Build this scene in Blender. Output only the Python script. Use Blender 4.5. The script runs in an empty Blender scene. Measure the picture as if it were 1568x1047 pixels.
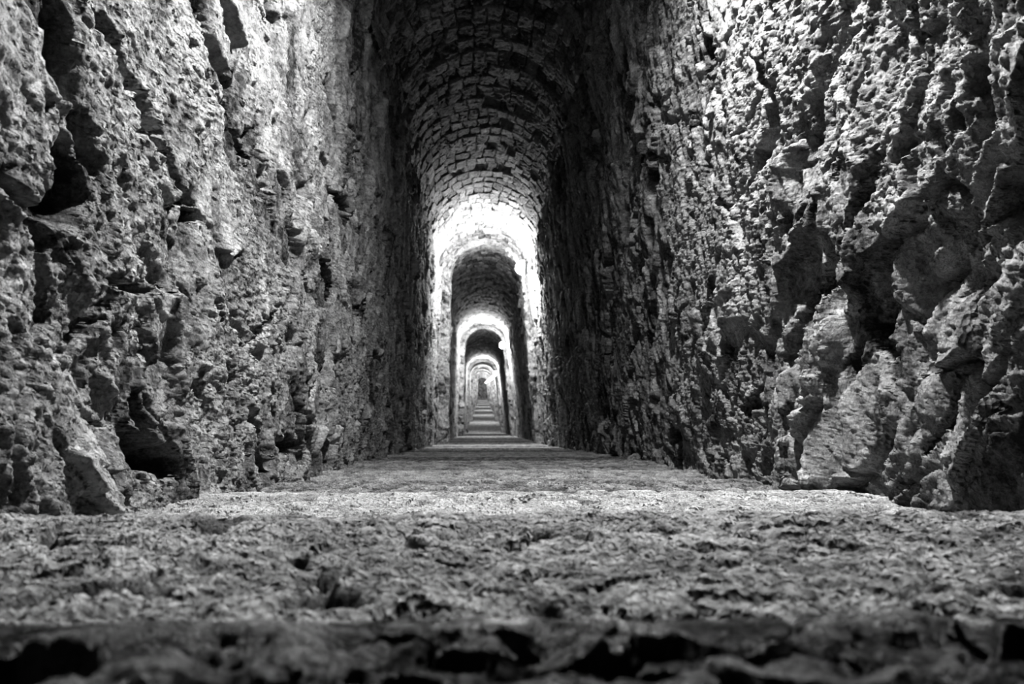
import bpy, bmesh, math
import numpy as np
from mathutils import Vector, Euler, Matrix

CAMZ = 1.87
# ------------------------------------------------------------ numpy noise
def h32(ix, iy, seed):
    h = (ix.astype(np.int64)*374761393 + iy.astype(np.int64)*668265263 + seed*974634777) & 0xFFFFFFFF
    h = ((h ^ (h >> 13))*1274126177) & 0xFFFFFFFF
    h = ((h ^ (h >> 16))*2246822519) & 0xFFFFFFFF
    h = h ^ (h >> 15)
    return (h & 0xFFFFFF)/float(0xFFFFFF)
def perlin(x, y, seed=0):
    x0 = np.floor(x); y0 = np.floor(y); fx = x-x0; fy = y-y0
    def g(dx, dy):
        a = h32(x0+dx, y0+dy, seed)*2*np.pi
        return np.cos(a)*(fx-dx)+np.sin(a)*(fy-dy)
    u = fx*fx*fx*(fx*(fx*6-15)+10); v = fy*fy*fy*(fy*(fy*6-15)+10)
    a = g(0,0); b = g(1,0); c = g(0,1); d = g(1,1)
    return ((a*(1-u)+b*u)*(1-v)+(c*(1-u)+d*u)*v)*1.5
def fbm(x, y, octv=4, seed=0, gain=0.5, ridged=False):
    s = 0; a = 1; t = 0
    for i in range(octv):
        n = perlin(x, y, seed+i*17)
        if ridged: n = 1-2*np.abs(n)
        s = s+a*n; t += a; a *= gain; x = x*2.03+11.3; y = y*2.03+5.7
    return s/t
def voronoi(x, y, seed=0, jit=0.9):
    """F2-F1, cell id, tilted-plane value of the cell"""
    x0 = np.floor(x); y0 = np.floor(y)
    f1 = np.full(x.shape, 9.0); f2 = np.full(x.shape, 9.0); cid = np.zeros(x.shape); pl = np.zeros(x.shape)
    for dx in (-1,0,1):
        for dy in (-1,0,1):
            cx = x0+dx; cy = y0+dy
            ox = x-(cx+0.5+jit*(h32(cx,cy,seed)-0.5)); oy = y-(cy+0.5+jit*(h32(cx,cy,seed+7)-0.5))
            d = np.hypot(ox, oy)
            m = d < f1
            f2 = np.where(m, f1, np.minimum(f2, d))
            c = h32(cx,cy,seed+13)
            an = h32(cx,cy,seed+21)*2*np.pi; mg = h32(cx,cy,seed+29)
            cid = np.where(m, c, cid)
            pl = np.where(m, (np.cos(an)*ox+np.sin(an)*oy)*mg, pl)
            f1 = np.where(m, d, f1)
    return f2-f1, cid, pl
def sst(a, b, x):
    t = np.clip((x-a)/(b-a), 0, 1); return t*t*(3-2*t)

# ------------------------------------------------------------ tunnel lines
def zline(d):
    d = np.asarray(d, float)
    near = -(0.125+0.0625*d)
    mid = -(0.75+0.0515*(d-10))
    far = -(0.75+0.0515*21.5)+0*d
    return np.where(d < 10, near, np.where(d < 31.5, mid, far))
XL0, XL1 = -0.63, -0.57
XR0, XR1 = 0.87, 0.62
SPR, RISE = 2.33, 0.55
DEND = 104
def depths(segs):
    out = []
    for (a, b, f) in segs:
        d = a
        while d < b-1e-6:
            out.append(d); d += f(d)
    out.append(segs[-1][1])
    return np.array(out)

def grids_to_object(name, grids, mat, flip=False):
    V = []; F = []; T = []; off = 0
    for (P, tone) in grids:
        nu, nv = P.shape[:2]
        V.append(P.reshape(-1,3)); T.append(tone.reshape(-1))
        i = (np.arange(nu-1)[:,None]*nv+np.arange(nv-1)[None,:]).reshape(-1)+off
        q = np.stack([i, i+nv, i+nv+1, i+1], 1)
        if flip: q = q[:, ::-1]
        F.append(q); off += nu*nv
    V = np.concatenate(V).astype(np.float32); F = np.concatenate(F).astype(np.int32); T = np.concatenate(T).astype(np.float32)
    me = bpy.data.meshes.new(name)
    me.vertices.add(len(V)); me.vertices.foreach_set("co", V.ravel())
    me.loops.add(F.size); me.loops.foreach_set("vertex_index", np.ascontiguousarray(F).ravel())
    me.polygons.add(len(F)); me.polygons.foreach_set("loop_start", np.arange(0, F.size, 4, dtype=np.int32))
    me.update(calc_edges=True); me.validate()
    at = me.attributes.new("tone", 'FLOAT', 'POINT'); at.data.foreach_set("value", T)
    me.polygons.foreach_set("use_smooth", np.ones(len(F), dtype=bool))
    me.materials.append(mat)
    ob = bpy.data.objects.new(name, me); bpy.context.collection.objects.link(ob)
    return ob

# ------------------------------------------------------------ materials
def stone_mat(name, lo, hi, s1, s2, bump1, bump2, rough=0.85, spec=0.35):
    m = bpy.data.materials.new(name); m.use_nodes = True
    nt = m.node_tree; N = nt.nodes; L = nt.links; N.clear()
    out = N.new('ShaderNodeOutputMaterial'); b = N.new('ShaderNodeBsdfPrincipled')
    b.inputs['Roughness'].default_value = rough
    b.inputs['Specular IOR Level'].default_value = spec
    L.new(b.outputs[0], out.inputs[0])
    tc = N.new('ShaderNodeTexCoord')
    n1 = N.new('ShaderNodeTexNoise'); n1.inputs['Scale'].default_value = s1; n1.inputs['Detail'].default_value = 8; n1.inputs['Roughness'].default_value = 0.7
    n2 = N.new('ShaderNodeTexNoise'); n2.inputs['Scale'].default_value = s2; n2.inputs['Detail'].default_value = 6; n2.inputs['Roughness'].default_value = 0.75
    v = N.new('ShaderNodeTexVoronoi'); v.inputs['Scale'].default_value = s2*1.6
    for n in (n1, n2, v): L.new(tc.outputs['Object'], n.inputs['Vector'])
    at = N.new('ShaderNodeAttribute'); at.attribute_name = 'tone'
    a1 = N.new('ShaderNodeMath'); a1.operation = 'MULTIPLY_ADD'; a1.inputs[1].default_value = 0.9
    L.new(n1.outputs['Fac'], a1.inputs[0]); L.new(at.outputs['Fac'], a1.inputs[2])
    a2 = N.new('ShaderNodeMath'); a2.operation = 'MULTIPLY_ADD'; a2.inputs[1].default_value = 0.9
    L.new(n2.outputs['Fac'], a2.inputs[0]); L.new(a1.outputs[0], a2.inputs[2])
    a3 = N.new('ShaderNodeMath'); a3.operation = 'SUBTRACT'; a3.inputs[1].default_value = 0.9
    L.new(a2.outputs[0], a3.inputs[0])
    r = N.new('ShaderNodeValToRGB')
    r.color_ramp.elements[0].position = 0.15; r.color_ramp.elements[0].color = (lo, lo, lo, 1)
    r.color_ramp.elements[1].position = 0.85; r.color_ramp.elements[1].color = (hi, hi, hi, 1)
    L.new(a3.outputs[0], r.inputs[0]); L.new(r.outputs[0], b.inputs['Base Color'])
    bp = N.new('ShaderNodeBump'); bp.inputs['Strength'].default_value = 1.0; bp.inputs['Distance'].default_value = bump1
    L.new(n2.outputs['Fac'], bp.inputs['Height'])
    bp2 = N.new('ShaderNodeBump'); bp2.inputs['Strength'].default_value = 1.0; bp2.inputs['Distance'].default_value = bump2
    L.new(v.outputs['Distance'], bp2.inputs['Height']); L.new(bp.outputs[0], bp2.inputs['Normal'])
    L.new(bp2.outputs[0], b.inputs['Normal'])
    return m
M_wall = stone_mat("rough_rubble_stone", 0.045, 0.62, 7, 60, 0.030, 0.004)
M_ceil = stone_mat("vault_stone", 0.05, 0.48, 9, 50, 0.022, 0.003)
M_floor = stone_mat("worn_step_stone", 0.11, 0.62, 16, 70, 0.028, 0.005)
M_dark = stone_mat("dark_slab_stone", 0.003, 0.20, 14, 45, 0.03, 0.004, 0.4, 0.5)  # much darker, less rough stone tone for the front slab

def flat_mat(name, col, rough, metal=0, emit=0):
    m = bpy.data.materials.new(name); m.use_nodes = True
    b = m.node_tree.nodes['Principled BSDF']
    b.inputs['Base Color'].default_value = (col, col, col, 1); b.inputs['Roughness'].default_value = rough
    b.inputs['Metallic'].default_value = metal
    if emit:
        b.inputs['Emission Color'].default_value = (1,1,1,1); b.inputs['Emission Strength'].default_value = emit
    return m
M_metal = flat_mat("cast_metal", 0.12, 0.5, 0.8)
M_glass = flat_mat("lit_frosted_glass", 0.9, 0.3, 0, 40)

# ------------------------------------------------------------ fractured rubble wall relief
def rubble(u, v, seed, crack=1.0, rough=1.0):
    wu = fbm(u*4, v*4, 2, seed+1)*0.06; wv = fbm(u*4, v*4, 2, seed+2)*0.06
    uu = u+wu; vv = v+wv
    ur = uu+0.35*vv
    e0, c0, p0 = voronoi(ur/0.34+1, vv/0.46+4, seed+4, 1.0)
    e1, c1, p1 = voronoi(ur/0.15, vv/0.22, seed+3, 1.0)
    e2, c2, p2 = voronoi(uu/0.065+3, vv/0.10+9, seed+5, 1.0)
    e3, c3, p3 = voronoi(uu/0.028+7, vv/0.045+2, seed+6, 1.0)
    mort = sst(-0.15, 0.22, fbm(u*1.8, v*1.5, 3, seed+9))
    rag = sst(-0.15, 0.2, fbm(u*2.6+31, v*2.0, 3, seed+14))
    open_ = sst(0.05, 0.25, fbm(u*2.6+20, v*1.8, 3, seed+12))
    big = fbm(u*1.3, v*1.0, 3, seed+20)*0.03
    fine = fbm(u*22, v*18, 5, seed+33, 0.70)
    grit = fbm(u*85, v*75, 3, seed+44, 0.7)
    st = 1-0.6*mort
    sm0 = sst(0.0, 0.12, e0); sm1 = sst(0.0, 0.12, e1); sm2 = sst(0, 0.10, e2)
    h = big+(p0*0.065+(c0-0.5)*0.012)*st*(0.3+0.7*sm0)+((c1-0.5)*0.018+p1*0.052)*st*(0.3+0.7*sm1)
    h = h+((c2-0.5)*0.012+p2*0.036)*st*(0.35+0.65*rag)*(0.4+0.6*sm2)+((c3-0.5)*0.004+p3*0.012)*(0.3+0.5*rag)
    h = h+(fine*(0.007+0.011*mort)+grit*(0.0035+0.004*mort))*rough
    h = h-(1-sm0)*(0.006+0.040*open_)*st*crack
    h = h-(1-sst(0.0, 0.10, e1))*(0.004+0.050*open_)*(1-0.6*mort)*crack-(1-sst(0, 0.10, e2))*0.006*st*rag
    cr = np.abs(fbm(ur*1.7+5, vv*0.75, 3, seed+50, 0.5))
    crm = sst(0.0, 0.15, fbm(u*1.7+9, v*1.2, 2, seed+60))
    ck = (1-sst(0.004, 0.036, cr))*crm
    h = h-ck*0.065*crack
    pit = sst(0.38, 0.52, fbm(u*8+3, v*5+8, 3, seed+40))
    h = h-pit*0.045
    tone = 0.46+((c0-0.5)*0.15+(c1-0.5)*0.32+(c2-0.5)*0.24)*(1-0.6*mort)+(c3-0.5)*0.14+mort*0.08+fine*0.32-ck*0.2-pit*0.2
    return h, tone

# open joints and missing stones: (depth along tunnel, height above step line), half width, depth
CREV_L = [
 ([(1.28,0.80),(1.38,0.77),(1.48,0.70),(1.58,0.66),(1.70,0.60)], 0.014, 0.10),
 ([(1.03,0.46),(1.11,0.43),(1.17,0.42)], 0.010, 0.07),
 ([(1.24,0.26),(1.32,0.35),(1.39,0.39),(1.53,0.40)], 0.015, 0.10),
 ([(1.42,0.14),(1.56,0.09),(1.68,0.055)], 0.026, 0.15),
 ([(2.46,0.52),(2.17,0.35)], 0.014, 0.08),
 ([(1.80,0.24),(1.87,0.17)], 0.016, 0.09),
 ([(1.80,1.08),(1.89,1.02),(1.94,0.90),(2.11,0.83)], 0.010, 0.08),
 ([(3.2,1.11),(3.5,1.15)], 0.018, 0.08),
 ([(2.55,0.10),(2.80,0.07)], 0.028, 0.10),
]
CREV_R = [
 ([(2.20,0.33),(2.00,0.49),(1.86,0.53)], 0.014, 0.09),
 ([(1.84,0.53),(1.65,0.64),(1.58,0.69)], 0.012, 0.08),
 ([(2.70,1.40),(2.85,1.22),(2.96,0.94)], 0.011, 0.08),
 ([(2.60,0.20),(2.40,0.26)], 0.014, 0.09),
 ([(1.25,0.72),(1.23,0.61)], 0.022, 0.09),
 ([(2.20,1.20),(2.15,1.12)], 0.014, 0.08),
 ([(1.52,0.10),(1.44,0.16),(1.40,0.24)], 0.010, 0.06),
 ([(1.78,0.42),(1.66,0.30)], 0.013, 0.07),
]
def crevices(u, v, lst, seed):
    tot = np.zeros(u.shape)
    wu = u+fbm(u*14, v*14, 3, seed)*0.035; wv = v+fbm(u*14, v*14, 3, seed+5)*0.035
    wid = 0.65+0.9*sst(-0.3, 0.3, fbm(u*9, v*9, 2, seed+9))
    for pts, w, dep in lst:
        best = np.full(u.shape, 9.0)
        for (a, b), (c, d) in zip(pts[:-1], pts[1:]):
            L2 = (c-a)**2+(d-b)**2
            t = np.clip(((wu-a)*(c-a)+(wv-b)*(d-b))/L2, 0, 1)
            best = np.minimum(best, np.hypot(wu-a-t*(c-a), wv-b-t*(d-b)))
        tot = np.maximum(tot, (1-sst(0.45, 1.25, best/(w*wid)))*dep)
    return tot

def wall(name, xb, xt, sgn, seed, flip, crev):
    gr = []
    d1 = depths([(-1.6, 0.7, lambda d: 0.03), (0.7, 13, lambda d: min(max(0.0038*d*d, 0.0032), 0.013))])
    d2 = depths([(13, 32, lambda d: 0.045), (32, DEND, lambda d: 0.2)])
    for D, nv in ((d1, 720), (d2, 130)):
        t = np.linspace(0, 1, nv)
        Dg, Tg = np.meshgrid(D, t, indexing='ij')
        z0 = zline(Dg)
        hgt = -0.22+(SPR+0.27)*Tg
        h, tone = rubble(Dg, hgt, seed)
        if D[0] < 0:
            cv = crevices(Dg, hgt, crev, seed+70)
            h = h-cv; tone = tone-cv*1.5
        base = xb+(xt-xb)*np.clip(hgt/SPR, 0, 1)**1.3
        h = np.where(Dg > 14, np.clip(h*0.7, -0.1, 0.04), h)
        gr.append((np.stack([base+sgn*h, Dg, CAMZ+z0+hgt], -1), tone))
    return grids_to_object(name, gr, M_wall, flip)
wall("wall_left", XL0, XL1, 1, 100, True, CREV_L)
wall("wall_right", XR0, XR1, -1, 300, False, CREV_R)

# ------------------------------------------------------------ vault
def vault():
    gr = []
    d1 = depths([(-1.6, 3.5, lambda d: 0.03), (3.5, 13, lambda d: 0.010)])
    d2 = depths([(13, 32, lambda d: 0.03), (32, DEND, lambda d: 0.15)])
    cx = (XL1+XR1)/2; rx = (XR1-XL1)/2+0.02
    for D, nv in ((d1, 280), (d2, 120)):
        th = np.linspace(math.pi+0.12, -0.12, nv)
        Dg, Tg = np.meshgrid(D, th, indexing='ij')
        arc = (math.pi-Tg)*0.62
        w1 = fbm(Dg*3, arc*3, 3, 501)*0.05; w2 = fbm(Dg*4, arc*4, 3, 502)*0.035
        r = (Dg+w1)/0.20
        ri = np.floor(r); rf = r-ri
        wdt = 0.085+0.05*h32(ri, ri*0+3, 510)
        s = (arc+w2)/wdt+h32(ri, ri*0, 511)*5
        si = np.floor(s); sf = s-si
        er = np.minimum(rf, 1-rf)*0.20; es = np.minimum(sf, 1-sf)*wdt
        joint = 1-sst(0.001, 0.011, np.minimum(er, es*1.3))
        cid = h32(ri, si, 512)
        fine = fbm(Dg*22, arc*22, 5, 520, 0.65)
        h = -joint*0.022+(cid-0.5)*0.022+((rf-0.5)*(h32(ri, si, 513)-0.5)+(sf-0.5)*(h32(ri, si, 514)-0.5))*0.03
        h = h+fine*0.012+fbm(Dg*2, arc*2, 2, 530)*0.03
        h = h-(cid > 0.96)*0.05*(1-joint)
        tone = 0.46+(cid-0.5)*0.40-joint*0.12+fine*0.2
        X = cx+np.cos(Tg)*(rx-h); Z = SPR+np.sin(Tg)*(RISE-h)
        gr.append((np.stack([X, Dg, CAMZ+zline(Dg)+Z], -1), tone))
    return grids_to_object("ceiling", gr, M_ceil, True)
vault()

# ------------------------------------------------------------ stepped floor
nos = [0.46, 1.0, 1.85, 2.60, 3.35]
while nos[-1] < 30.5: nos.append(nos[-1]+0.71)
nos = np.array(nos)
def tread_z(d):
    i = np.clip(np.searchsorted(nos, d), 0, len(nos)-1)
    z = zline(nos[i])
    z = np.where(d <= 1.0, -0.157, z)
    z = np.where((d > 1.0) & (d <= 1.85), -0.243, z)
    z = np.where((d > 1.85) & (d <= 2.60), -0.303, z)
    z = np.where((d > 2.60) & (d <= 3.35), -0.352, z)
    return np.where(d > nos[-1], zline(40.0), z)
def floor():
    gr = []
    d1 = depths([(0.40, 2.5, lambda d: max(0.0025, 0.0030*d)), (2.5, 13, lambda d: 0.010)])
    d2 = depths([(13, 32, lambda d: 0.035), (32, DEND, lambda d: 0.2)])
    for D, nv in ((d1, 680), (d2, 120)):
        x = np.linspace(-0.80, 1.02, nv)
        Dg, Xg = np.meshgrid(D, x, indexing='ij')
        wav = fbm(Xg*2.2, Dg*0.6, 3, 601)*0.040+fbm(Xg*12, Dg*4, 3, 602)*0.016
        dd = Dg+wav
        z = tread_z(dd)
        fine = fbm(Xg*28, Dg*28, 5, 610, 0.72)
        grit = fbm(Xg*95, Dg*95, 2, 611, 0.7)
        med = fbm(Xg*9, Dg*9, 4, 620, 0.6)
        e, c, p = voronoi(Xg/0.05+med*0.7, Dg/0.055+fine*0.5, 630)
        pit = sst(0.26, 0.46, fbm(Xg*12, Dg*9, 3, 640))
        i = np.clip(np.searchsorted(nos, dd), 0, len(nos)-1)
        q = nos[i]-dd
        calm = 0.45+0.55*sst(0.0, 0.08, q)
        bb = np.where(i <= 1, 1.15, np.where(i <= 4, 0.9, 0.65))
        h = (fine*0.0100+grit*0.0026+med*0.005+(c-0.5)*0.006+p*0.009-pit*0.016)*calm*bb
        slab = np.where(i <= 1, -0.05, np.where(i == 2, 0.12, np.where(i == 3, -0.16, np.where(i == 4, 0.04, (h32(i.astype(float), i*0.0, 77)-0.5)*0.5-0.08))))
        tone = 0.52+slab+med*0.30+fine*0.48+(c-0.5)*0.22-pit*0.25
        gr.append((np.stack([Xg, Dg, CAMZ+z+h], -1), tone))
    return grids_to_object("floor", gr, M_floor, True)
floor()

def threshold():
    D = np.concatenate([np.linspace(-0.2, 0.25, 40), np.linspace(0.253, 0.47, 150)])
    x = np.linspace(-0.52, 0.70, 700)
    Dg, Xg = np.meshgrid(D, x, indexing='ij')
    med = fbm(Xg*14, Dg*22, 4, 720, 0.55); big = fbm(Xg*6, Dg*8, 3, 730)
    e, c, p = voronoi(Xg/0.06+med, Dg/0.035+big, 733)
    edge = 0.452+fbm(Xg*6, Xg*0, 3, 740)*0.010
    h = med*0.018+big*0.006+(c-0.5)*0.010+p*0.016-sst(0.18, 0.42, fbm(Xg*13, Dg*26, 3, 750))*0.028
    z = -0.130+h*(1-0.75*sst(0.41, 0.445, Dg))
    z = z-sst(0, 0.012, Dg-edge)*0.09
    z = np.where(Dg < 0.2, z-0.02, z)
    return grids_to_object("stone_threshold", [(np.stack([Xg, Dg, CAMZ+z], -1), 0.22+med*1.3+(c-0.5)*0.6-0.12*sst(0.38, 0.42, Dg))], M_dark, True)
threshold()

# ------------------------------------------------------------ archways
def arch_profile(p, xl0, xl1, xr0, xr1, spr, rise):
    cx = (xl1+xr1)/2; rx = (xr1-xl1)/2
    X = np.empty_like(p); Z = np.empty_like(p)
    a = p < 0.38; c = p > 0.62; b = ~(a | c)
    t = p[a]/0.38; X[a] = xl0+(xl1-xl0)*t; Z[a] = -0.12+(spr+0.12)*t
    t = (p[b]-0.38)/0.24; X[b] = cx-rx*np.cos(np.pi*t); Z[b] = spr+rise*np.sin(np.pi*t)
    t = (p[c]-0.62)/0.38; X[c] = xr1+(xr0-xr1)*t; Z[c] = spr-(spr+0.12)*t
    return X, Z
def archway(d0, th, seed, n, ins_l, ins_r):
    p = np.linspace(0, 1, n)
    Xi, Zi = arch_profile(p, XL0+ins_l, XL1+ins_l*0.8, XR0-ins_r*1.6, XR1-ins_r, SPR-0.02, RISE-0.05)
    Xo, Zo = arch_profile(p, XL0-0.03, XL1-0.03, XR0+0.03, XR1+0.03, SPR, RISE+0.05)
    m = 24; qs = []
    for k in range(m): qs.append((k/(m-1), 0.0))
    for k in range(1, m): qs.append((1.0, k/(m-1)))
    for k in range(1, m): qs.append((1-k/(m-1), 1.0))
    P = np.zeros((len(qs), n, 3)); T = np.zeros((len(qs), n))
    s = p*6.6
    for i, (a, b) in enumerate(qs):
        hh, tn = rubble(s, np.full(n, a*0.2+b*th+seed*3.0), 840, 0.5)
        nz = np.clip(hh*0.7, -0.04, 0.04)
        X = Xo+(Xi-Xo)*a; Z = Zo+(Zi-Zo)*a
        nx = -(X-0.05); nzv = -(Z-1.2)*0.3; l = np.hypot(nx, nzv)+1e-6
        P[i,:,0] = X+nx/l*nz*(1.0 if a > 0.5 else 0.0)
        P[i,:,2] = Z+nzv/l*nz*(1.0 if a > 0.5 else 0.0)+CAMZ+float(zline(d0))
        P[i,:,1] = d0+th*b+(nz*-1 if b == 0 else (nz if b == 1 else 0))
        T[i] = tn
    return grids_to_object("stone_archway", [(P, T)], M_wall, False)
specs = [(11.2, .15, .06), (20.9, .14, .05), (31.6, .10, .05), (41.6, .15, .1), (51.6, .15, .1), (61.6, .15, .1), (71.6, .15, .1), (81.6, .15, .1), (91.6, .15, .1)]
for k, (d0, il, ir) in enumerate(specs):
    archway(d0, 0.55, k*3+1, 420 if k < 2 else 160, il, ir)

def end_wall():
    x = np.linspace(-0.9, 1.1, 60); z = np.linspace(-0.2, 3.0, 90)
    X, Z = np.meshgrid(x, z, indexing='ij')
    h, t = rubble(X, Z, 900)
    return grids_to_object("wall_end", [(np.stack([X, DEND-0.2-h, CAMZ+float(zline(50))+Z], -1), t)], M_wall, True)
end_wall()

# ------------------------------------------------------------ lamps
def mesh_obj(name, bm, mat, parent):
    me = bpy.data.meshes.new(name); bm.to_mesh(me); bm.free()
    for p in me.polygons: p.use_smooth = True
    me.materials.append(mat)
    o = bpy.data.objects.new(name, me); bpy.context.collection.objects.link(o); o.parent = parent
    return o
def lamp(d, h, power, xoff=0.0, spot=None):
    e = bpy.data.objects.new("wall_lamp", None); bpy.context.collection.objects.link(e)
    e.empty_display_size = 0.1
    e.location = (XR1-0.05+xoff, d, CAMZ+float(zline(d))+h)
    R = Matrix.Rotation(math.radians(-90), 4, 'Y')
    bm = bmesh.new()
    bmesh.ops.create_cone(bm, cap_ends=True, segments=32, radius1=0.095, radius2=0.085, depth=0.05, matrix=Matrix.Translation((-0.02,0,0)) @ R)
    bmesh.ops.create_cone(bm, cap_ends=True, segments=24, radius1=0.03, radius2=0.03, depth=0.16, matrix=Matrix.Translation((0.07,0,0)) @ R)
    mesh_obj("backplate", bm, M_metal, e)
    bm = bmesh.new()
    bmesh.ops.create_uvsphere(bm, u_segments=24, v_segments=16, radius=0.09, matrix=Matrix.Translation((-0.055,0,0)) @ Matrix.Diagonal((0.9,1,1,1)))
    mesh_obj("glass_globe", bm, M_glass, e)
    bm = bmesh.new()
    for ang in (0, 60, 120):
        pts = []
        for k in range(17):
            a = math.pi*k/16
            c = Vector((-0.045-0.105*math.sin(a), 0.105*math.cos(a), 0)); c.rotate(Euler((math.radians(ang),0,0))); pts.append(c)
        for a, b in zip(pts[:-1], pts[1:]):
            q = (b-a).to_track_quat('Z', 'Y').to_matrix().to_4x4()
            bmesh.ops.create_cone(bm, cap_ends=True, segments=6, radius1=0.002, radius2=0.002, depth=(b-a).length*1.1, matrix=Matrix.Translation((a+b)/2) @ q)
    mesh_obj("wire_guard", bm, M_metal, e)
    ld = bpy.data.lights.new("lamp_light", 'SPOT' if spot else 'POINT'); ld.energy = power; ld.shadow_soft_size = 0.035
    lo = bpy.data.objects.new("lamp_light", ld); bpy.context.collection.objects.link(lo)
    lo.parent = e; lo.location = (-0.22, 0, -0.04)
    if spot:
        ld.spot_size = math.radians(spot[1]); ld.spot_blend = 0.9
        lo.rotation_euler = Vector(spot[0]).to_track_quat('-Z', 'Y').to_euler()
lamp(1.75, 2.1, 360, 0, ((-0.20, 0.15, -1), 168))
lamp(10.0, 2.24, 200); lamp(19.6, 2.24, 180)
for d in (30.2, 40.2, 50.2, 60.2, 70.2, 80.2, 90.2, 100.2): lamp(d, 2.24, 130)

# ------------------------------------------------------------ world, camera
w = bpy.data.worlds.new("dark"); bpy.context.scene.world = w; w.use_nodes = True
w.node_tree.nodes['Background'].inputs[0].default_value = (0,0,0,1)
cam = bpy.data.cameras.new("camera"); co = bpy.data.objects.new("camera", cam); bpy.context.collection.objects.link(co)
cam.lens = 28; cam.sensor_width = 36; cam.clip_start = 0.02; cam.clip_end = 200
co.location = (0, 0, CAMZ)
co.rotation_euler = (math.radians(90+3.13), 0, -math.radians(2.16))
cam.dof.use_dof = True; cam.dof.focus_distance = 2.0; cam.dof.aperture_fstop = 7.0
sc = bpy.context.scene; sc.camera = co
sc.view_settings.view_transform = 'Standard'
for lk in ('High Contrast', 'Medium High Contrast'):
    try:
        sc.view_settings.look = lk; print("LOOK", lk); break
    except Exception as ex: print(ex)
